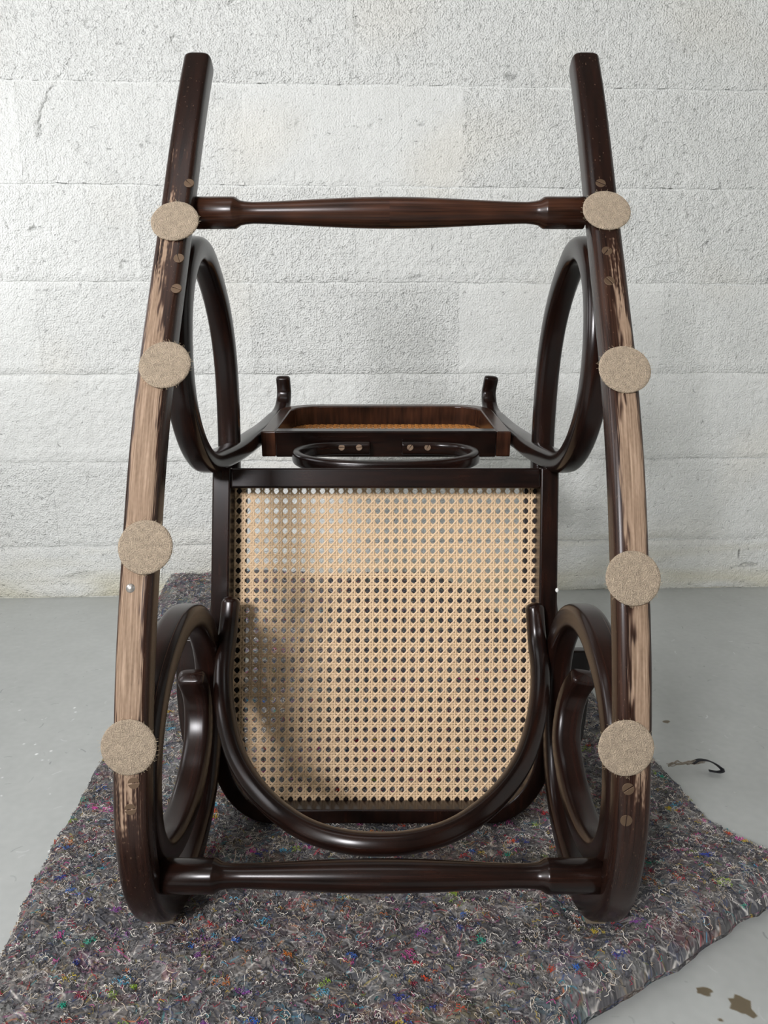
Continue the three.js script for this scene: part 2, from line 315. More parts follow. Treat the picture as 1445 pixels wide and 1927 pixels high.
function sweep(points, { w = 0.032, h = 0.03, n = 120, m = 22, p = 3.2, ref = V(1, 0, 0), size = () => [1, 1], uvLength = 1, uvAround = 1, cap = 0.006, v0 = 0 } = {}) {
  const curve = points instanceof THREE.Curve ? points : new THREE.CatmullRomCurve3(points, false, 'centripetal');
  const L = curve.getLength(), frames = [];
  for (let i = 0; i <= n; i++) {
    const t = i / n, P = curve.getPointAt(t), T = curve.getTangentAt(t).normalize();
    const B = ref.clone().addScaledVector(T, -ref.dot(T)).normalize(), Nn = T.clone().cross(B);
    const [a, b] = size(t);
    frames.push({ P, T, B, Nn, a, b, s: t * L });
  }
  const rings = [];
  const K = cap > 0 ? 4 : 0, f0 = frames[0], f1 = frames[n];
  rings.push({ ...f0, P: f0.P.clone().addScaledVector(f0.T, -cap), a: 1e-4, b: 1e-4 });
  for (let k = K; k > 0; k--) { const q = k / K, sx = w * f0.a / 2, sy = h * f0.b / 2, e = cap * (1 - Math.sqrt(1 - q * q)); rings.push({ ...f0, P: f0.P.clone().addScaledVector(f0.T, -cap * q), a: f0.a * (sx - e) / sx, b: f0.b * (sy - e) / sy, s: -cap * q }); }
  rings.push(...frames);
  for (let k = 1; k <= K; k++) { const q = k / K, sx = w * f1.a / 2, sy = h * f1.b / 2, e = cap * (1 - Math.sqrt(1 - q * q)); rings.push({ ...f1, P: f1.P.clone().addScaledVector(f1.T, cap * q), a: f1.a * (sx - e) / sx, b: f1.b * (sy - e) / sy, s: L + cap * q }); }
  rings.push({ ...f1, P: f1.P.clone().addScaledVector(f1.T, cap), a: 1e-4, b: 1e-4, s: L + cap });
  const pos = [], uv = [], idx = [];
  for (const r of rings) for (let k = 0; k <= m; k++) {
    const f = k / m * Math.PI * 2 - Math.PI, sn = Math.sin(f), cs = Math.cos(f);
    const x = w / 2 * r.a * Math.sign(sn) * Math.pow(Math.abs(sn), 2 / p), y = h / 2 * r.b * Math.sign(cs) * Math.pow(Math.abs(cs), 2 / p);
    const q = r.P.clone().addScaledVector(r.B, x).addScaledVector(r.Nn, y);
    pos.push(q.x, q.y, q.z); uv.push(k / m * uvAround, (r.s + v0) / uvLength);
  }
  for (let j = 0; j < rings.length - 1; j++) for (let k = 0; k < m; k++) { const a = j * (m + 1) + k, b = a + 1, c = a + m + 1, d = c + 1; idx.push(a, b, d, a, d, c); }
  const g = fromArrays(pos, uv, idx), nr = g.attributes.normal;
  for (let j = 0; j < rings.length; j++) {               // one smooth normal across the seam
    const a = j * (m + 1), b = a + m, x = nr.getX(a) + nr.getX(b), y = nr.getY(a) + nr.getY(b), z = nr.getZ(a) + nr.getZ(b), l = Math.hypot(x, y, z) || 1;
    nr.setXYZ(a, x / l, y / l, z / l); nr.setXYZ(b, x / l, y / l, z / l);
  }
  g.userData = { curve, L, frames };
  return g;
}

// --- rockers: rear end, along the ground line, the front curl, up under the seat, the arch and the inner scroll
const XR = 0.2353;
const ROCK = [[0.546, 0.929], [0.50, 0.908], [0.42, 0.876], [0.3134, 0.838], [0.225, 0.805], [0.139, 0.774], [0.045, 0.749], [-0.05, 0.733], [-0.14, 0.722], [-0.219, 0.719], [-0.285, 0.722], [-0.335, 0.735], [-0.378, 0.758], [-0.412, 0.795], [-0.4305, 0.842],
  [-0.430, 0.895], [-0.412, 0.948], [-0.375, 0.999], [-0.317, 1.026], [-0.247, 1.033], [-0.19, 1.018], [-0.148, 0.978], [-0.1265, 0.925], [-0.127, 0.868], [-0.148, 0.818], [-0.185, 0.774], [-0.232, 0.752], [-0.286, 0.750], [-0.328, 0.764], [-0.357, 0.795],
  [-0.3655, 0.838], [-0.361, 0.878], [-0.3455, 0.918], [-0.3215, 0.950], [-0.290, 0.972], [-0.255, 0.980], [-0.229, 0.974], [-0.2095, 0.957]];
const nameSide = { '-1': 'left', 1: 'right' };
const WEAR_LEN = 1.22;
// worn strip on the sole: list of [y, from, to, strength] with from/to as share of the rod's width seen from below
const WEAR = {
  '-1': [[-0.44, 0.25, 0.6, 0], [-0.36, 0.2, 0.65, 0.15], [-0.28, 0.12, 0.72, 0.42], [-0.2, 0.05, 0.72, 0.8], [-0.1, 0.03, 0.8, 1], [0, 0.06, 0.84, 1], [0.12, 0.08, 0.86, 1], [0.18, 0.08, 0.62, 0.9], [0.26, 0.12, 0.5, 0.6], [0.33, 0.1, 0.45, 0.35], [0.42, 0.1, 0.6, 0.22], [0.5, 0, 0.6, 0.1], [0.56, 0, 1, 0]],
  1: [[-0.44, 0.3, 0.6, 0], [-0.30, 0.45, 0.7, 0.3], [-0.24, 0.45, 0.78, 0.55], [-0.17, 0.42, 0.9, 1], [-0.06, 0.34, 0.96, 1], [0.04, 0.32, 0.92, 1], [0.12, 0.36, 0.86, 1], [0.17, 0.5, 0.85, 0.95], [0.235, 0.52, 0.72, 0.6], [0.3, 0.5, 0.7, 0.25], [0.36, 0.4, 0.7, 0.05], [0.56, 0.4, 0.7, 0]],
};
function rockerGeometry(side) { return sweep(ROCK.map(([y, d], i) => C(side * (XR + (i > 34 ? (side > 0 ? 0.0055 : 0.002) * (i - 34) : 0)), y, d)), { w: 0.0335, h: 0.030, n: 460, m: 32, p: 3.9, uvLength: WEAR_LEN, cap: 0.008, v0: 0, size: (t) => t > 0.955 ? [1, lerp(1, 0.78, (t - 0.955) / 0.045)] : [1, 1] }); }
function rockerMaterial(side, geo) {
  const ys = geo.userData.frames.filter((f) => f.s <= WEAR_LEN).map((f) => [f.s, f.P.y + BASE.y]), yAt = table(ys);
  const rows = WEAR[side], col = (k) => table(rows.map((r) => [r[0], r[k]])), from = col(1), to = col(2), force = col(3);
  const W = 256, H = 2048, rough = new Uint8Array(W * H);
  const nA = tileNoise(40, 31 + side), nB = tileNoise(160, 33 + side), nC = tileNoise(12, 35 + side);
  const map = dataTexture(W, H, (u, v, c, x, y) => {
    const yy = yAt(v * WEAR_LEN);
    const a = clamp((u - 0.5) * Math.PI * 2, -1.5, 1.5), across = 0.5 + 0.5 * Math.sin(a) * 1.0;         // share of the width, 0 at the outer left
    const face = smooth(0.30, 0.22, Math.abs(u - 0.5));
    const along = nA(u * 1.0, v * 1.3 * 0.5) , streak = nB(u, v * 0.12), speck = nB(u + 0.3, v * 1.5);
    const f = 0.15 + 0.7 * from(yy) + 0.12 * nC(u * 0.3, v * 1.0) + 0.10 * nB(u * 0.6, v * 0.3), t = 0.15 + 0.7 * to(yy) + 0.14 * nC(u * 0.3 + 0.5, v * 1.0) + 0.12 * nB(u * 0.6 + 0.4, v * 0.3);
    let worn = smooth(f - 0.03, f + 0.05, across) * smooth(t + 0.03, t - 0.05, across) * face;
    const k = force(yy);
    worn *= smooth(0.42, 0.62, k + 0.30 * streak + 0.22 * along + 0.15 * speck) * smooth(0, 0.15, k) ;
    const g = clamp(0.4 + 0.55 * grain(u * 0.6, v * 3));
    const half = 0.38 * smooth(0.05, 0.5, k) * face * clamp(0.7 + streak + 0.5 * along);                          // varnish worn thin
    const bare = 0.55 + 0.42 * streak + 0.16 * nB(u * 1.0, v * 0.4) + 0.1 * speck;
    const B = [lerp(98, 182, clamp(bare)), lerp(78, 158, clamp(bare)), lerp(60, 135, clamp(bare))];
    const Dk = [lerp(18, 46, g), lerp(10, 25, g), lerp(8, 18, g)], M = [lerp(72, 118, g), lerp(46, 82, g), lerp(31, 58, g)];
    for (let q = 0; q < 3; q++) c[q] = lerp(lerp(Dk[q], M[q], half), B[q], worn * 0.96);
    const cut = speck > 0.62 && Math.abs(along) < 0.25 && face > 0.5 ? 0.35 : 0;                          // nicks
    for (let q = 0; q < 3; q++) c[q] = lerp(c[q], [186, 160, 134][q], cut * (1 - worn));
    rough[y * W + x] = 255 * lerp(lerp(0.26, 0.45, half), 0.78, worn);
  });
  const rm = dataTexture(W, H, (u, v, c, x, y) => { c[0] = c[1] = c[2] = rough[y * W + x]; }, false);
  map.wrapT = rm.wrapT = THREE.ClampToEdgeWrapping;
  return new THREE.MeshPhysicalMaterial({ map, roughnessMap: rm, roughness: 1, specularIntensity: 0.6, name: 'worn_varnished_wood' });
}
function discScrew(r = 0.0053, slot = 0.35) {            // slotted head, axis +z, slot turned by slot
  const parts = [];
  for (const s of [0, 1]) {
    const sh = new THREE.Shape(), hw = r * 0.14, a0 = Math.asin(hw / r);
    sh.absarc(0, 0, r, a0, Math.PI - a0, false); sh.closePath();
    parts.push(new THREE.ExtrudeGeometry(sh, { depth: 0.0007, bevelEnabled: true, bevelSize: 0.0003, bevelThickness: 0.0003, bevelSegments: 2, curveSegments: 16 }).rotateZ(s * Math.PI + slot));
  }
  parts.push(new THREE.CylinderGeometry(r * 0.98, r * 0.98, 0.0012, 24).rotateX(Math.PI / 2).translate(0, 0, -0.0006).toNonIndexed());
  const all = mergeGeometries(parts.map((g) => { const q = g.index ? g.toNonIndexed() : g; return q; }));
  return all;
}
const onRod = (geo, y, x, lift, back = false) => {       // point and outward direction on the sole at height y
  let best = geo.userData.frames[0];
  for (const f of geo.userData.frames) { if (f.s > 1.15) break; if (Math.abs(f.P.y + BASE.y - y) < Math.abs(best.P.y + BASE.y - y)) best = f; }
  return { p: V(x, best.P.y, best.P.z).addScaledVector(best.Nn, lift), n: best.Nn.clone(), t: best.T.clone() };
};
// felt
const feltA = tileNoise(60, 41), feltB = tileNoise(170, 42), feltC = tileNoise(14, 43);
const feltMap = dataTexture(512, 512, (u, v, c) => { const t = 1 + 0.17 * feltA(u, v) + 0.16 * feltB(u, v) + 0.08 * feltC(u, v); c[0] = 178 * t; c[1] = 161 * t; c[2] = 139 * t; });
const feltBump = dataTexture(512, 512, (u, v, c) => { c[0] = c[1] = c[2] = 128 + 70 * feltA(u, v) + 70 * feltB(u, v); }, false);
const feltMat = new THREE.MeshPhysicalMaterial({ map: feltMap, bumpMap: feltBump, bumpScale: 0.0028, roughness: 0.95, sheen: 0.3, sheenRoughness: 0.6, sheenColor: new THREE.Color(0xcbb898), name: 'beige_felt' });
function feltPad(r, id) {                                // a felt disc, axis +z, slightly uneven and fuzzy at the rim
  const n = 72, prof = [[0, 0.0034], [0.35, 0.0035], [0.7, 0.0034], [0.9, 0.0033], [0.97, 0.0028], [1.0, 0.0018], [0.985, 0.0006], [0.95, 0], [0, 0]], pos = [], uv = [], idx = [];
  prof.forEach(([q, z], j) => {
    for (let k = 0; k <= n; k++) {
      const a = k / n * Math.PI * 2, rad = r * q * (1 + 0.012 * N3(Math.cos(a) * 2, Math.sin(a) * 2, id) + (q > 0.9 ? 0.006 * N3(Math.cos(a) * 14, Math.sin(a) * 14, id) : 0));
      const x = rad * Math.cos(a), y = rad * Math.sin(a);
      pos.push(x, y, z + (j < 5 ? 0.0005 * N3(x * 140, y * 140, id) : 0)); uv.push(x * 14 + id * 0.31, y * 14 + id * 0.17);
    }
  });
  for (let j = 0; j < prof.length - 1; j++) for (let k = 0; k < n; k++) { const a = j * (n + 1) + k, b = a + 1, c = a + n + 1, d = c + 1; idx.push(a, c, d, a, d, b); }
  const g = mergeVertices(fromArrays(pos, uv, idx)); g.computeVertexNormals();
  // fuzz: short hairs standing out around the rim and on the face
  return g;
}
function orient(o, p, n, up) { const z = n.clone().normalize(), x = up.clone().cross(z).normalize(), y = z.clone().cross(x); o.position.copy(p); o.quaternion.setFromRotationMatrix(new THREE.Matrix4().makeBasis(x, y, z)); }
const PADS = { '-1': [[-0.2259, 0.308], [-0.2189, 0.1407], [-0.2257, -0.0368], [-0.236, -0.2189]], 1: [[0.242, 0.321], [0.240, 0.137], [0.2342, -0.0627], [0.2238, -0.2203]] };
const SCREWS = { '-1': [[-0.2155, 0.357, -0.8], [-0.2175, 0.262, -1.2], [-0.2165, 0.2265, -0.35], [-0.232, -0.252, 0.2], [-0.2355, -0.274, 0.2]], 1: [[0.2395, 0.3585, -0.5], [0.2375, 0.2715, 0.9], [0.236, 0.238, -0.9], [0.2265, -0.2575, 0.6], [0.2255, -0.2845, 1.5]] };
const hairMat = new THREE.MeshStandardMaterial({ color: 0xcdbb9c, roughness: 0.9, name: 'felt_hair' });
let padId = 0;
for (const side of [-1, 1]) {
  const geo = rockerGeometry(side), rocker = mesh('rocker', geo, rockerMaterial(side, geo), chair, side < 0 ? 'rocker worn to bare wood across nearly its whole sole' : 'rocker worn to bare wood in a narrower strip');
  for (const [x, y] of PADS[side]) {
    const q = onRod(geo, y, x, 0.0148), pad = mesh('felt_pad', feltPad(0.026, ++padId), feltMat, rocker);
    orient(pad, q.p, q.n, q.t.clone().negate());
    const hairs = [];
    for (let k = 0; k < 46; k++) {                      // loose hairs at the rim
      const a = rnd() * 6.283, l = rr(0.0012, 0.0035), r = 0.0258, b = a + rr(-0.9, 0.9);
      const A = V(r * Math.cos(a), r * Math.sin(a), rr(0.001, 0.0032)), D = V(l * Math.cos(b), l * Math.sin(b), rr(-0.0005, 0.0008));
      hairs.push(new THREE.TubeGeometry(new THREE.QuadraticBezierCurve3(A, A.clone().addScaledVector(D, 0.6).add(V(0, 0, 0.0005)), A.clone().add(D)), 3, 0.00009, 3));
    }
    const fz = mesh('fuzz', mergeGeometries(hairs), hairMat, pad); fz.userData.kind = 'stuff';
    rocker.remove(pad); rocker.add(pad);
  }
  for (const [x, y, slot] of SCREWS[side]) { const q = onRod(geo, y, x, 0.0141), s = mesh('screw', discScrew(0.0053, slot), screwMetal, rocker); orient(s, q.p, q.n, q.t.clone().negate()); }
  if (side < 0) { const q = onRod(geo, -0.0735, -0.2385, 0.0146), s = mesh('tack', new THREE.SphereGeometry(0.0056, 20, 8, 0, 6.2832, 0, 1.0).translate(0, -0.0031, 0).rotateX(Math.PI / 2), steelMetal, rocker, 'bright steel tack'); orient(s, q.p, q.n, q.t.clone().negate()); }
  // small felt strip under the front curl
  const q = { p: C(side * 0.2353, -0.4462, 0.838) }, strip = mesh('felt_strip', new RoundedBoxGeometry(0.022, 0.0035, 0.024, 2, 0.0012), feltMat, rocker); strip.position.copy(q.p);
}

// --- back posts: the top scroll, down the back, the loop to the rocker, and on as the side rail under the arm
for (const side of [-1, 1]) {
  const pts = [[0.204, 0.262, 1.498], [0.2035, 0.238, 1.512], [0.2045, 0.212, 1.506], [0.207, 0.189, 1.478], [0.2105, 0.172, 1.435], [0.2155, 0.144, 1.345], [0.2205, 0.118, 1.245], [0.2265, 0.094, 1.155], [0.233, 0.0755, 1.07], [0.2353, 0.0665, 1.01], [0.2353, 0.0705, 0.965], [0.2353, 0.089, 0.918], [0.2353, 0.120, 0.880],
    [0.2353, 0.157, 0.858], [0.2353, 0.20, 0.8485], [0.2353, 0.245, 0.852], [0.2353, 0.285, 0.8715], [0.2353, 0.313, 0.905], [0.2353, 0.3225, 0.945], [0.2353, 0.3135, 0.99], [0.2353, 0.2905, 1.04], [0.2353, 0.258, 1.08], [0.2353, 0.2096, 1.112], [0.2353, 0.134, 1.136], [0.2353, 0.06, 1.147], [0.2365, -0.02, 1.152], [0.243, -0.10, 1.162], [0.256, -0.17, 1.180], [0.270, -0.235, 1.197], [0.284, -0.300, 1.203]];
  const pr = pts.map(([x, y, d]) => C(side * (x + (d > 1.49 && y > 0.25 && side > 0 ? 0.002 : 0)), y, d));
  const g = sweep(pr, { w: 0.0325, h: 0.029, n: 340, m: 24, p: 3.2, uvLength: 0.5, uvAround: 0.5, size: (t) => { const a = smooth(0, 0.09, t); return [lerp(0.85, 1, a), lerp(0.6, 1, a)]; } });
  mesh('back_post', g, darkWood, chair);
  // arm pad: flat bentwood board on the outer side
  const ap = [[0.300, -0.207, 1.217], [0.3005, -0.25, 1.222], [0.298, -0.30, 1.222], [0.291, -0.345, 1.218], [0.280, -0.382, 1.208]].map(([x, y, d]) => C(side * x, y + (side > 0 ? -0.018 * clamp((y + 0.382) / 0.175) : 0) + 0.003, d));
  mesh('armrest', sweep(ap, { w: 0.062, h: 0.022, n: 40, m: 28, p: 5, uvLength: 0.5, uvAround: 0.5, cap: 0.003 }), darkWood, chair);
}

// --- turned stretchers
function stretcher(half, y, d, rEnd, rNeck, rMid, endLen) {
  const p = [], H = half;
  p.push([0, -H], [rEnd, -H], [rEnd, -H + endLen - 0.003], [rEnd * 0.985, -H + endLen], [rEnd * 0.78, -H + endLen + 0.0055], [rNeck * 1.06, -H + endLen + 0.011], [rNeck, -H + endLen + 0.02]);
  const a = -H + endLen + 0.02;
  for (let k = 1; k <= 20; k++) { const t = k / 20; p.push([lerp(rNeck, rMid, Math.pow(Math.sin(t * Math.PI / 2), 1.5)), a * (1 - t)]); }
  const full = p.concat(p.slice(0, -1).reverse().map(([r, z]) => [r, -z])).map(([r, z]) => new THREE.Vector2(Math.max(r, 1e-5), z));
  const g = new THREE.LatheGeometry(full, 36); g.rotateZ(-Math.PI / 2);
  const uv = g.attributes.uv, ps = g.attributes.position;
  for (let i = 0; i < uv.count; i++) uv.setXY(i, uv.getX(i), ps.getX(i) * 2);
  g.rotateX(0.6); const c = C(0, y, d); g.translate(c.x, c.y, c.z);
  return g;
}
mesh('stretcher', stretcher(0.2225, 0.3428, 0.871, 0.0176, 0.0118, 0.0172, 0.046), brownWood, chair, 'plain turned stretcher between the rear ends of the rockers');
mesh('stretcher', stretcher(0.2225, -0.3682, 0.769, 0.0170, 0.0116, 0.0163, 0.056), darkWood, chair, 'plain turned stretcher between the front curls of the rockers');

// --- seat
const seat = group('seat', chair);
{
  const S = { half: 0.2385, y1: 0.061, y0: -0.4290, rx: 0.088, ry: 0.118 };
  const at = (x, y) => [x + SKEW(y), y - BASE.y];
  const U = (halfIn, yBottom, rIn, k) => {              // frame without rear rail: sides and rounded front
    const pts = [], L = (x, y) => { const [a, b] = at(x, y), q = pts[pts.length - 1]; if (!q || Math.hypot(q.x - a, q.y - b) > 1e-5) pts.push(new THREE.Vector2(a, b)); }, M = L;
    const arc = (cx, cy, rx, ry, a0, a1) => { for (let i = 0; i <= 14; i++) { const a = lerp(a0, a1, i / 14); L(cx + rx * Math.cos(a), cy + ry * Math.sin(a)); } };
    M(-S.half, S.y1); arc(-S.half + S.rx, S.y0 + S.ry, S.rx, S.ry, Math.PI, 1.5 * Math.PI); arc(S.half - S.rx, S.y0 + S.ry, S.rx, S.ry, 1.5 * Math.PI, 2 * Math.PI); L(S.half, S.y1);
    L(halfIn, S.y1); arc(halfIn - rIn, yBottom + 1.4 * rIn, rIn, 1.4 * rIn, 0, -0.5 * Math.PI); arc(-halfIn + rIn, yBottom + 1.4 * rIn, rIn, 1.4 * rIn, -0.5 * Math.PI, -Math.PI); L(-halfIn, S.y1);
    return new THREE.Shape(pts);
  };
  const uvScale = (g) => { const uv = g.attributes.uv; for (let i = 0; i < uv.count; i++) uv.setXY(i, uv.getX(i) * 3, uv.getY(i) * 2); return g; };
  const ex = (sh, d0, d1, b) => uvScale(new THREE.ExtrudeGeometry(sh, { depth: d1 - d0 - 2 * b, bevelEnabled: true, bevelSize: b, bevelThickness: b, bevelOffset: -b, bevelSegments: 3, curveSegments: 20 }).translate(0, 0, BASE.d - d1 + b));
  mesh('seat_frame', ex(U(0.2135, -0.4095, 0.066), 1.045, 1.0815, 0.0025), darkWood, seat);
  mesh('seat_ledge', ex(U(0.1985, -0.4045, 0.064), 1.0845, 1.097, 0.001), ledgeWood, seat);
  const rail = (y0, y1, hx, d0, d1, b) => { const g = new RoundedBoxGeometry(2 * hx, y1 - y0, d1 - d0, 3, b); const c = C(0, (y0 + y1) / 2, (d0 + d1) / 2); return g.translate(c.x, c.y, c.z); };
  const swap = (g) => { const uv = g.attributes.uv, ps = g.attributes.position; for (let i = 0; i < uv.count; i++) uv.setXY(i, ps.getY(i) * 4, ps.getX(i) * 2); return g; };
  mesh('rear_rail', swap(rail(0.033, 0.0605, 0.2133, 1.0455, 1.0815, 0.003)), darkWood, seat);
  mesh('rear_ledge', swap(rail(0.044, 0.0600, 0.1985, 1.0845, 1.097, 0.001)), ledgeWood, seat);
}
{
  const c = C(0.2375, -0.1075, 1.0445), f = mesh('paint_fleck', new THREE.IcosahedronGeometry(0.0028, 1).scale(0.8, 1.1, 0.3), new THREE.MeshStandardMaterial({ color: 0xe8e8e4, roughness: 0.8, name: 'white_paint' }), seat, 'speck of white paint');
  f.position.copy(c);
}
function cane(x0, x1, y0, y1, px, py, ox, oy, place) {   // six-way weave: pairs across, pairs along, two diagonals; place(x, y, z) puts it on its surface
  const geos = [], w = 0.0026, gap = 0.00165, A = 0.00075;
  const ribbon = (pts, wd) => {                          // pts: [x, y, z, dx, dy]
    const pos = [], uv = [], idx = [], off = rnd() * 3;
    let s = 0;
    pts.forEach(([x, y, z, dx, dy], i) => {
      if (i) s += Math.hypot(x - pts[i - 1][0], y - pts[i - 1][1]);
      for (const [k, b] of [[-1, -0.0004], [-0.45, 0.0002], [0.45, 0.0002], [1, -0.0004]]) { const q = place(x - dy * k * wd / 2, y + dx * k * wd / 2, z + b); pos.push(q.x, q.y, q.z); uv.push(off + k * 0.1, off + s * 4); }
      if (i) for (let k = 0; k < 3; k++) { const a = 4 * (i - 1) + k; idx.push(a, a + 4, a + 5, a, a + 5, a + 1); }
    });
    geos.push(fromArrays(pos, uv, idx));
  };
  const i0 = Math.floor((x0 - ox) / px) - 1, i1 = Math.ceil((x1 - ox) / px) + 1, j0 = Math.floor((y0 - oy) / py) - 1, j1 = Math.ceil((y1 - oy) / py) + 1;
  const jit = () => rr(-0.00018, 0.00018);
  for (let i = i0; i <= i1; i++) for (const s of [-1, 1]) {             // along y, between the holes
    const x = ox + (i + 0.5) * px + s * gap + jit(); if (x < x0 || x > x1) continue;
    const p = [[x, y0, 0, 0, 1]];
    for (let j = j0; j <= j1; j++) for (const q of [-1, 1]) { const y = oy + (j + 0.5) * py + q * gap; if (y > y0 && y < y1) p.push([x, y, A * s * q, 0, 1]); if (q > 0) { const ym = oy + (j + 1) * py; if (ym > y0 && ym < y1) p.push([x, ym, 0, 0, 1]); } }
    p.push([x, y1, 0, 0, 1]); ribbon(p, w);
  }
  for (let j = j0; j <= j1; j++) for (const q of [-1, 1]) {
    const y = oy + (j + 0.5) * py + q * gap + jit(); if (y < y0 || y > y1) continue;
    const p = [[x0, y, 0, 1, 0]];
    for (let i = i0; i <= i1; i++) for (const s of [-1, 1]) { const x = ox + (i + 0.5) * px + s * gap; if (x > x0 && x < x1) p.push([x, y, -A * s * q, 1, 0]); if (s > 0) { const xm = ox + (i + 1) * px; if (xm > x0 && xm < x1) p.push([xm, y, 0, 1, 0]); } }
    p.push([x1, y, 0, 1, 0]); ribbon(p, w);
  }
  const l = Math.hypot(px, py);
  for (const dir of [1, -1]) for (let k = -(i1 - i0 + j1 - j0); k <= i1 - i0 + j1 - j0; k++) {   // diagonals through the crossings
    const p = [];
    for (let m = 0; m <= 2 * (i1 - i0); m++) {
      const i = i0 + m / 2, x = ox + i * px, y = oy + (dir * (i - i0) + k + j0 + 0.5) * py;
      if (x < x0 || x > x1 || y < y0 || y > y1) continue;
      const cross = m % 2 === 0;
      p.push([x, y, dir * (cross ? 0.0011 : 0.0004), px / l, dir * py / l]);
    }
    if (p.length > 1) ribbon(p, 0.0026);
  }
  return mergeGeometries(geos);
}
{
  const g = cane(-0.2172, 0.2190, -0.4130, 0.052, 0.01318, 0.01418, -0.2104 + 0.0022, 0.0298, (x, y, z) => C(x, y, 1.0825 - z + 0.0015 * Math.sin((x + 0.2) * 7) * Math.sin((y + 0.4) * 7)));
  mesh('cane_webbing', g, caneMat, seat).userData.kind = 'stuff';
}

// --- bent hoop under the seat
{
  const half = [[0.2075, -0.124, 1.030], [0.2095, -0.165, 1.022], [0.2085, -0.215, 0.993], [0.196, -0.26, 0.955], [0.170, -0.298, 0.905], [0.128, -0.326, 0.855], [0.082, -0.343, 0.822], [0.04, -0.3495, 0.807]];
  const pts = half.map(([x, y, d]) => C(-x, y, d)).concat([C(0, -0.351, 0.803)], half.slice().reverse().map(([x, y, d]) => C(x - 0.003, y - (y > -0.2 ? 0.008 : 0), d)));
  const crv = new THREE.CatmullRomCurve3(pts, false, 'centripetal');
  mesh('brace_hoop', sweep(crv, { w: 0.0265, h: 0.0245, n: 220, m: 22, p: 2.5, ref: V(0, 0.35, 1).normalize(), uvLength: 0.5, uvAround: 0.5, cap: 0.009 }), darkWood, chair);
}

// --- backrest: its own slope, seen from below its lower rail
{
  const back = group('backrest', chair);
  const O = V(0, 0.1105, 1.238), eu = V(0, 0.287, 0.958), en = V(0, 0.958, -0.287);        // middle of the lower rail's underside, up the back, towards the rear
    const basis = new THREE.Matrix4().makeBasis(V(1, 0, 0), V(0, eu.y, -eu.z), V(0, en.y, -en.z)); // x, up the back, towards its rear
  const o0 = C(0, O.y, O.z); basis.setPosition(o0.x, o0.y, o0.z);
  const half = 0.2025, U1 = 0.292, r = 0.07, sh = new THREE.Shape();
  const arc = (cx, cy, rad, a0, a1) => { for (let i = 0; i <= 14; i++) { const a = lerp(a0, a1, i / 14); sh.lineTo(cx + rad * Math.cos(a), cy + rad * Math.sin(a)); } };
  sh.moveTo(half, 0); arc(half - r, U1 - r, r, 0, Math.PI / 2); arc(-half + r, U1 - r, r, Math.PI / 2, Math.PI); sh.lineTo(-half, 0); sh.lineTo(-half + 0.0225, 0);
  arc(-half + 0.0225 + 0.05, U1 - 0.027 - 0.05, 0.05, Math.PI, Math.PI / 2); arc(half - 0.0225 - 0.05, U1 - 0.027 - 0.05, 0.05, Math.PI / 2, 0); sh.lineTo(half - 0.0225, 0); sh.closePath();
  const D = 0.042, fg = new THREE.ExtrudeGeometry(sh, { depth: D - 0.005, bevelEnabled: true, bevelSize: 0.0025, bevelThickness: 0.0025, bevelOffset: -0.0025, bevelSegments: 3 }).translate(0, 0, -D / 2 + 0.0025);
  const uv = fg.attributes.uv; for (let i = 0; i < uv.count; i++) uv.setXY(i, uv.getX(i) * 3, uv.getY(i) * 3);
  mesh('back_frame', fg.applyMatrix4(basis), brownWood, back);
  const lr = new RoundedBoxGeometry(2 * half - 0.0452, 0.026, D + 0.001, 3, 0.0025).translate(0, 0.0123, 0), lu = lr.attributes.uv, lp = lr.attributes.position;
  for (let i = 0; i < lu.count; i++) lu.setXY(i, lp.getZ(i) * 4, lp.getX(i) * 2);
  mesh('lower_rail', lr.applyMatrix4(basis), darkWood, back);
  mesh('cane_webbing', cane(-0.186, 0.186, 0.016, 0.275, 0.0132, 0.0142, 0, 0.02, (x, y, z) => V(x, y, -D / 2 + 0.006 - z).applyMatrix4(basis)), new THREE.MeshStandardMaterial({ map: caneMap, color: 0xe6b878, roughness: 0.5, name: 'aged_cane' }), back).userData.kind = 'stuff';
  // brace between seat and backrest: a flat ring with both ends screwed to the lower rail
  const ring = [[0.028, 0.1035, 1.2275], [0.06, 0.1035, 1.2275], [0.09, 0.1025, 1.226], [0.118, 0.099, 1.214], [0.134, 0.092, 1.19], [0.136, 0.084, 1.163], [0.122, 0.0755, 1.137], [0.09, 0.0685, 1.118], [0.045, 0.065, 1.109]];
  const pts = ring.map(([x, y, d]) => C(-x, y, d)).concat([C(0, 0.0645, 1.107)], ring.slice().reverse().map(([x, y, d]) => C(x, y, d)));
  const brace = mesh('back_brace', sweep(pts, { w: 0.021, h: 0.015, n: 160, m: 20, p: 3, ref: V(0, 0.96, 0.28).normalize(), uvLength: 0.5, uvAround: 0.5, cap: 0.003 }), darkWood, chair);
  for (const x of [-0.071, -0.043, 0.039, 0.067]) { const s = mesh('screw', discScrew(0.0048, 0.6 + x * 9), screwMetal, brace); orient(s, C(x, 0.1035, 1.2198), V(0, 0.1, 1), V(0, 1, 0)); }
}

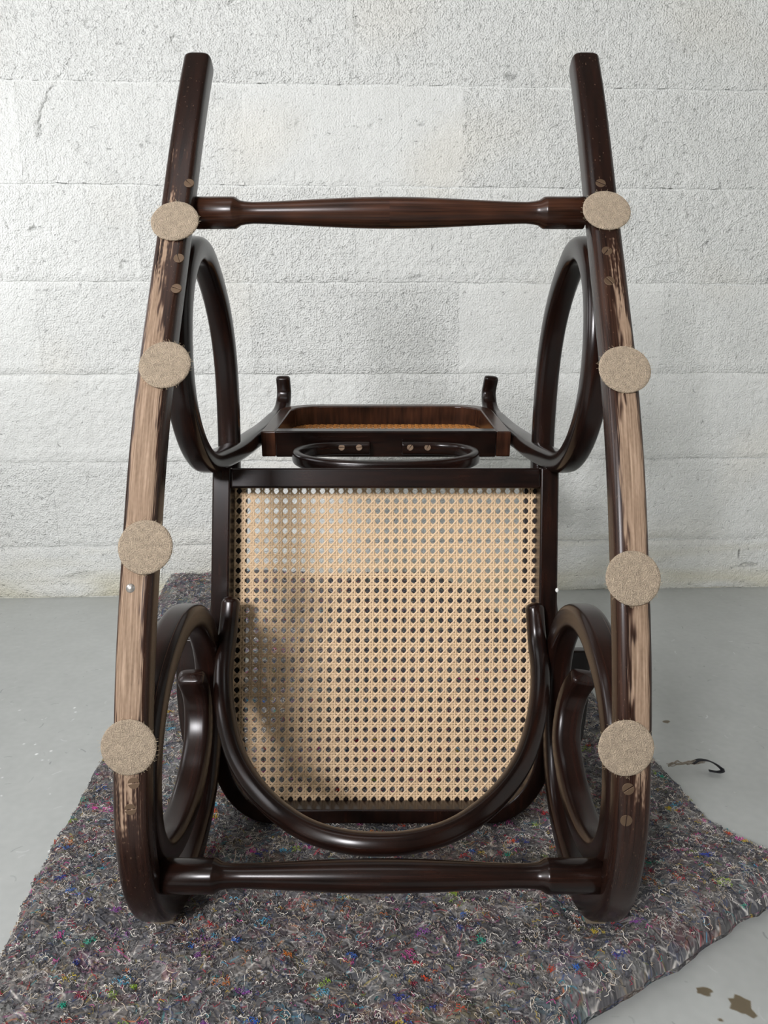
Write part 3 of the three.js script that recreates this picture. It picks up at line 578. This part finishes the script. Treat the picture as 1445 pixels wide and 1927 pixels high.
// ------------------------------------------------------------------ blanket
const OUT = [[-0.415, 0.42], [-0.402, 0.62], [-0.405, 0.66], [-0.418, 0.74], [-0.437, 0.876], [-0.453, 1.09], [-0.479, 1.33], [-0.525, 1.60], [-0.553, 1.80], [-0.548, 1.86], [-0.50, 1.878], [-0.2, 1.88], [0.12, 1.885], [0.22, 1.85], [0.30, 1.68], [0.355, 1.5], [0.385, 1.37], [0.402, 1.27], [0.42, 1.16], [0.437, 1.09], [0.447, 1.03], [0.452, 0.965], [0.478, 0.905], [0.515, 0.855], [0.535, 0.825], [0.515, 0.80], [0.464, 0.776], [0.407, 0.744], [0.3, 0.672], [0.205, 0.617], [0.10, 0.53], [-0.02, 0.45], [-0.1, 0.40]].map(([x, d]) => [x, -d]);
const outline = (() => {
  const c = new THREE.CatmullRomCurve3(OUT.map(([x, z]) => V(x, 0, z)), true, 'centripetal'), p = c.getSpacedPoints(420).slice(0, -1);
  return p.map((q) => [q.x + 0.004 * N3(q.x * 24, q.z * 24, 2) + 0.002 * N3(q.x * 80, q.z * 80, 4), q.z + 0.004 * N3(q.x * 24, q.z * 24, 12) + 0.002 * N3(q.x * 80, q.z * 80, 14)]);
})();
function edgeOf(x, z) {                                  // signed distance to the outline (inside positive) and the nearest point on it
  let inside = false, best = 1e9, bx = 0, bz = 0;
  for (let i = 0, j = outline.length - 1; i < outline.length; j = i++) {
    const [ax, az] = outline[j], [cx, cz] = outline[i];
    if ((az > z) !== (cz > z) && x < (cx - ax) * (z - az) / (cz - az) + ax) inside = !inside;
    const ex = cx - ax, ez = cz - az, t = clamp(((x - ax) * ex + (z - az) * ez) / (ex * ex + ez * ez || 1)), px = ax + t * ex, pz = az + t * ez, d = (x - px) ** 2 + (z - pz) ** 2;
    if (d < best) { best = d; bx = px; bz = pz; }
  }
  best = Math.sqrt(best);
  return { d: inside ? best : -best, bx, bz };
}
const thickAt = table([[0.4, 0.046], [0.62, 0.045], [0.70, 0.042], [0.76, 0.040], [0.84, 0.028], [0.90, 0.011], [0.97, 0.009], [1.16, 0.012], [1.30, 0.018], [1.5, 0.024], [1.64, 0.05], [1.74, 0.082], [1.83, 0.088], [1.9, 0.07]]);
const PRESS = { x0: -0.5, z0: -1.45, st: 0.006, nx: 170, nz: 150 };
const pressed = new Float32Array(PRESS.nx * PRESS.nz).fill(1);       // where the chair's weight presses the felt down
chair.updateMatrixWorld(true);
{
  chair.traverse((o) => {
    if (!o.isMesh) return;
    const p = o.geometry.attributes.position, ix = o.geometry.index, w = [];
    for (let i = 0; i < p.count; i++) w.push(V(0, 0, 0).fromBufferAttribute(p, i).applyMatrix4(o.matrixWorld));
    const m = ix ? ix.count : p.count, at = (i) => w[ix ? ix.getX(i) : i], list = w.filter((q) => q.y < 0.09);
    for (let i = 0; i < m; i++) {
      const A = at(i), B = at(i % 3 === 2 ? i - 2 : i + 1), n = Math.floor(A.distanceTo(B) / 0.006);
      if (A.y < 0.09 && B.y < 0.09) for (let k = 1; k < n; k++) list.push(A.clone().lerp(B, k / n));
    }
    for (const v of list) {
      const a = Math.round((v.x - PRESS.x0) / PRESS.st), b = Math.round((v.z - PRESS.z0) / PRESS.st);
      for (let q = -3; q <= 3; q++) for (let r = -3; r <= 3; r++) { const i2 = a + q, j2 = b + r; if (i2 < 0 || j2 < 0 || i2 >= PRESS.nx || j2 >= PRESS.nz) continue; const k = j2 * PRESS.nx + i2; pressed[k] = Math.min(pressed[k], v.y + 0.0006 * Math.max(0, q * q + r * r - 5)); }
    }
  });
}
const pressAt = (x, z) => { const a = Math.round((x - PRESS.x0) / PRESS.st), b = Math.round((z - PRESS.z0) / PRESS.st); return a < 0 || b < 0 || a >= PRESS.nx || b >= PRESS.nz ? 1 : pressed[b * PRESS.nx + a]; };
function blanketTop(x, z, e) { return Math.max(0.0022, Math.min(feltTop(x, z, e), pressAt(x, z) - 0.003)); }
function feltTop(x, z, e) {
  let t = thickAt(-z);
  if (-z > 1.5) t *= smooth(0.3, 0.08, x) * 0.75 + 0.25;
  const r = Math.min(0.035, t * 0.95), q = clamp(e / r);
  const fold = 0.010 * smooth(0.95, 0.75, -z) * N3(x * 5.5, z * 5.5, 3) + 0.012 * smooth(1.2, 1.5, -z) * N3(x * 5, z * 7, 6);
  const lumps = 0.0048 * N3(x * 26, z * 26, 1) + 0.0036 * N3(x * 75, z * 75, 7);
  return Math.max(0.003, (t + fold) * (0.38 + 0.62 * Math.sqrt(1 - (1 - q) * (1 - q)))) + lumps * smooth(0, 0.02, e) * smooth(0.004, 0.02, t);
}
const PAL = [[0x525256, 13], [0x3b3b40, 12], [0x6e6d6e, 16], [0x8c8a88, 15], [0xa8a5a0, 14], [0xcfcac2, 12], [0xe6e1d8, 8], [0x26262b, 9], [0x26304f, 4], [0x3f4f7d, 3], [0x4d3a40, 3], [0x8e3846, 3], [0xb32f38, 1.6], [0xa5628a, 2], [0xcf4f9b, 0.7], [0x3e8c92, 1.1], [0x4f9fc0, 0.7], [0xb09a3e, 1.3], [0x6f7a3c, 1.0], [0xb7663a, 0.9], [0x8a7a62, 5], [0xbfae94, 4], [0x7a716c, 4]];
const PSUM = PAL.reduce((a, b) => a + b[1], 0);
const pick = () => { let t = rnd() * PSUM; for (const [c, w] of PAL) if ((t -= w) < 0) return c; return PAL[0][0]; };
const BRIGHT = [0xc43038, 0xd2502f, 0xd24fa0, 0x2fa58a, 0x3d6fc0, 0xc9b23a, 0x8fae3c, 0x9a2f45, 0x3b4a9a, 0xd07a30, 0x52a6c4, 0x8c4f9c];
const BL0 = { x: -0.62, z: -1.95, w: 1.24, h: 1.6 };
const hex = (c, a) => `rgba(${c >> 16},${c >> 8 & 255},${c & 255},${a})`;
const drawFelt = (c, w, h, bump) => {
  c.fillStyle = bump ? '#777' : '#4f4e50'; c.fillRect(0, 0, w, h);
  for (let i = 0; i < 5200; i++) { const x = rnd() * w, y = rnd() * h, r = rr(5, 24); c.fillStyle = bump ? `rgba(${rnd() < 0.5 ? '40,40,40' : '200,200,200'},0.10)` : hex(pick(), 0.16); c.beginPath(); c.ellipse(x, y, r * rr(0.8, 2), r, rr(-0.5, 0.5), 0, 6.3); c.fill(); }
  for (let i = 0; i < 68000; i++) {
    const x = rnd() * w, y = rnd() * h, l = rr(6, 26), a = rr(-0.9, 0.9) + (rnd() < 0.3 ? 1.5 : 0), b = a + rr(-1.4, 1.4);
    const g = rr(0, 255) | 0;
    c.strokeStyle = bump ? `rgba(${g},${g},${g},0.6)` : hex(pick(), rr(0.35, 0.9)); c.lineWidth = rr(0.7, 2.2);
    c.beginPath(); c.moveTo(x, y); c.quadraticCurveTo(x + l * Math.cos(a), y + l * Math.sin(a), x + l * (Math.cos(a) + Math.cos(b)) * 0.6, y + l * (Math.sin(a) + Math.sin(b)) * 0.6); c.stroke();
  }
};
const feltedMap = canvasTexture(1536, 2048, (c, w, h) => drawFelt(c, w, h, false));
const feltedBump = canvasTexture(1024, 1366, (c, w, h) => drawFelt(c, w, h, true), false);
const blanketMat = new THREE.MeshStandardMaterial({ map: feltedMap, bumpMap: feltedBump, bumpScale: 0.004, roughness: 0.97, name: 'recycled_felt' });
{
  const st = 0.0065, nx = Math.round(BL0.w / st), nz = Math.round(BL0.h / st), pos = [], uv = [], idx = [], ins = [], at = new Map(), info = [];
  for (let j = 0; j <= nz; j++) for (let i = 0; i <= nx; i++) {
    let x = BL0.x + i * st, z = BL0.z + j * st;
    const e = edgeOf(x, z); info.push(e.d);
    if (e.d < 0) { x = e.bx; z = e.bz; }
    pos.push(x, blanketTop(x, z, Math.max(0, e.d)), z); uv.push((x - BL0.x) / BL0.w, (z - BL0.z) / BL0.h);
  }
  const q = nx + 1;
  for (let j = 0; j < nz; j++) for (let i = 0; i < nx; i++) {
    const a = j * q + i, b = a + 1, c = a + q, d = c + 1;
    if (info[a] < 0 && info[b] < 0 && info[c] < 0 && info[d] < 0) continue;
    idx.push(a, c, d, a, d, b);
  }
  const top = fromArrays(pos, uv, idx);
  // the edge rolls under
  const sp = [], su = [], si = [], n = outline.length;
  for (let i = 0; i <= n; i++) {
    const [x, z] = outline[i % n], [ax, az] = outline[(i + n - 1) % n], [bx, bz] = outline[(i + 1) % n], l = Math.hypot(bx - ax, bz - az) || 1;
    let ox = (bz - az) / l, oz = -(bx - ax) / l;
    if (edgeOf(x + ox * 0.01, z + oz * 0.01).d > 0) { ox = -ox; oz = -oz; }
    const y = blanketTop(x, z, 0);
    [[-0.0015, y + 0.0015], [0.0015, y * 0.75], [-0.005, y * 0.38], [-0.026, 0.0012]].forEach(([o, yy]) => { sp.push(x + ox * o, yy, z + oz * o); su.push((x - BL0.x) / BL0.w + yy, (z - BL0.z) / BL0.h + yy); });
    if (i) for (let k = 0; k < 3; k++) { const a = 4 * (i - 1) + k; si.push(a, a + 4, a + 5, a, a + 5, a + 1); }
  }
  const skirt = fromArrays(sp, su, si);
  const blanket = group('moving_blanket');
  blanket.userData.label = 'thick grey recycled felt blanket flecked with coloured yarn, folded on the floor under the chair';
  blanket.userData.category = 'blanket';
  mesh('felt_sheet', mergeGeometries([top, skirt]), blanketMat, blanket);
  // loose curls of yarn matted into the surface: nobody could count them
  const kinds = [];
  for (let k = 0; k < 7; k++) {
    const pts = []; let a = rnd() * 6.28, x = 0, z = 0;
    const turn = [0.7, 1.0, 1.5, 0.8, 1.8, 0.6, 1.2][k], steps = [6, 7, 7, 5, 8, 6, 6][k];
    for (let i = 0; i <= steps; i++) { pts.push(V(x, 0.0011 * Math.sin(i * 2.1 + k), z)); a += turn * rr(-0.5, 1.4) * (k % 2 ? 1 : rnd() < 0.5 ? -1 : 1); x += 0.0027 * Math.cos(a); z += 0.0027 * Math.sin(a); }
    const b = new THREE.Box3().setFromPoints(pts).getCenter(V(0, 0, 0));
    kinds.push(new THREE.TubeGeometry(new THREE.CatmullRomCurve3(pts.map((p) => p.sub(b))), 10, 0.00034, 4));
  }
  const yarnMat = new THREE.MeshStandardMaterial({ color: 0xffffff, roughness: 0.9, name: 'yarn' });
  const pts = [], view = (z) => -z < 1.02 ? 1 : 0.6;
  const add = (x, z, col, size, k) => {
    const e = edgeOf(x, z); if (e.d < 0.002) return;
    const h = (a, b) => blanketTop(a, b, Math.max(0, edgeOf(a, b).d)), y = h(x, z), s = 0.004;
    const nrm = V(y - h(x + s, z), s, y - h(x, z + s)).normalize();
    pts.push([x, y, z, nrm, col, size, k]);
  };
  while (pts.length < 40000) { const x = rr(-0.56, 0.54), z = -rr(0.45, 1.89); if (rnd() > view(z)) continue; const c = pick(); add(x, z, c, rr(0.3, 0.8), (rnd() * 7) | 0); }
  const bright = pts.length;
  for (let i = 0; i < 420; i++) {                       // tufts of one colour
    const x = rr(-0.5, 0.5), z = -rr(0.5, 1.4), col = BRIGHT[(rnd() * BRIGHT.length) | 0], n = 4 + rnd() * 9, s = rr(0.0015, 0.006);
    for (let k = 0; k < n; k++) add(x + rr(-s, s) * 1.5, z + rr(-s, s), col, rr(0.25, 0.65), (rnd() * 7) | 0);
  }
  for (let i = 0; i < 1900; i++) add(rr(-0.54, 0.53), -rr(0.5, 1.5), rnd() < 0.6 ? 0xe6e0d4 : 0xc8b8a4, rr(0.5, 1.2), (rnd() * 7) | 0);
  const col = new THREE.Color(), m4 = new THREE.Matrix4(), qt = new THREE.Quaternion(), q2 = new THREE.Quaternion(), up = V(0, 1, 0);
  for (let k = 0; k < 7; k++) {
    const mine = pts.filter((p) => p[6] === k), im = new THREE.InstancedMesh(kinds[k], yarnMat, mine.length);
    mine.forEach(([x, y, z, nrm, c, s], i) => {
      qt.setFromUnitVectors(up, nrm); q2.setFromAxisAngle(up, rnd() * 6.283); qt.multiply(q2); q2.setFromAxisAngle(V(1, 0, 0), rr(-0.25, 0.25)); qt.multiply(q2);
      m4.compose(V(x, y + 0.0012, z), qt, V(s, rr(0.6, 1.8), s)); im.setMatrixAt(i, m4); im.setColorAt(i, col.setHex(c, THREE.SRGBColorSpace));
    });
    im.name = numbered('yarn'); im.userData.kind = 'stuff'; im.castShadow = im.receiveShadow = true;
    blanket.add(im);
  }
  // a torn tail of black tape and threads hanging out of the edge
  const tail = group('frayed_tail', blanket, 'black tape scrap trailing from the edge on twisted threads');
  const tape = sweep([V(0.486, 0.013, -1.078), V(0.497, 0.016, -1.082), V(0.511, 0.0165, -1.079), V(0.523, 0.0125, -1.072), V(0.5285, 0.0075, -1.066), V(0.523, 0.006, -1.064), V(0.509, 0.006, -1.068)], { w: 0.0115, h: 0.0022, n: 40, m: 10, ref: V(0.2, 0.3, 1).normalize(), cap: 0.0004 });
  mesh('tape', tape, new THREE.MeshStandardMaterial({ color: 0x16171c, roughness: 0.7, name: 'black_tape' }), tail);
  const threads = [];
  for (let k = 0; k < 9; k++) {
    const p = []; for (let i = 0; i <= 7; i++) p.push(V(0.447 + i * 0.0085 + rr(-0.002, 0.002), 0.012 + rr(-0.003, 0.004), -1.076 - 0.001 * i + rr(-0.0035, 0.0035)));
    threads.push(new THREE.TubeGeometry(new THREE.CatmullRomCurve3(p), 24, rr(0.0004, 0.0007), 5));
  }
  mesh('threads', mergeGeometries(threads), new THREE.MeshStandardMaterial({ color: 0x8d8578, roughness: 0.9, name: 'grey_thread' }), tail).userData.kind = 'stuff';
}

scene.add(camera);
renderer.render(scene, camera);
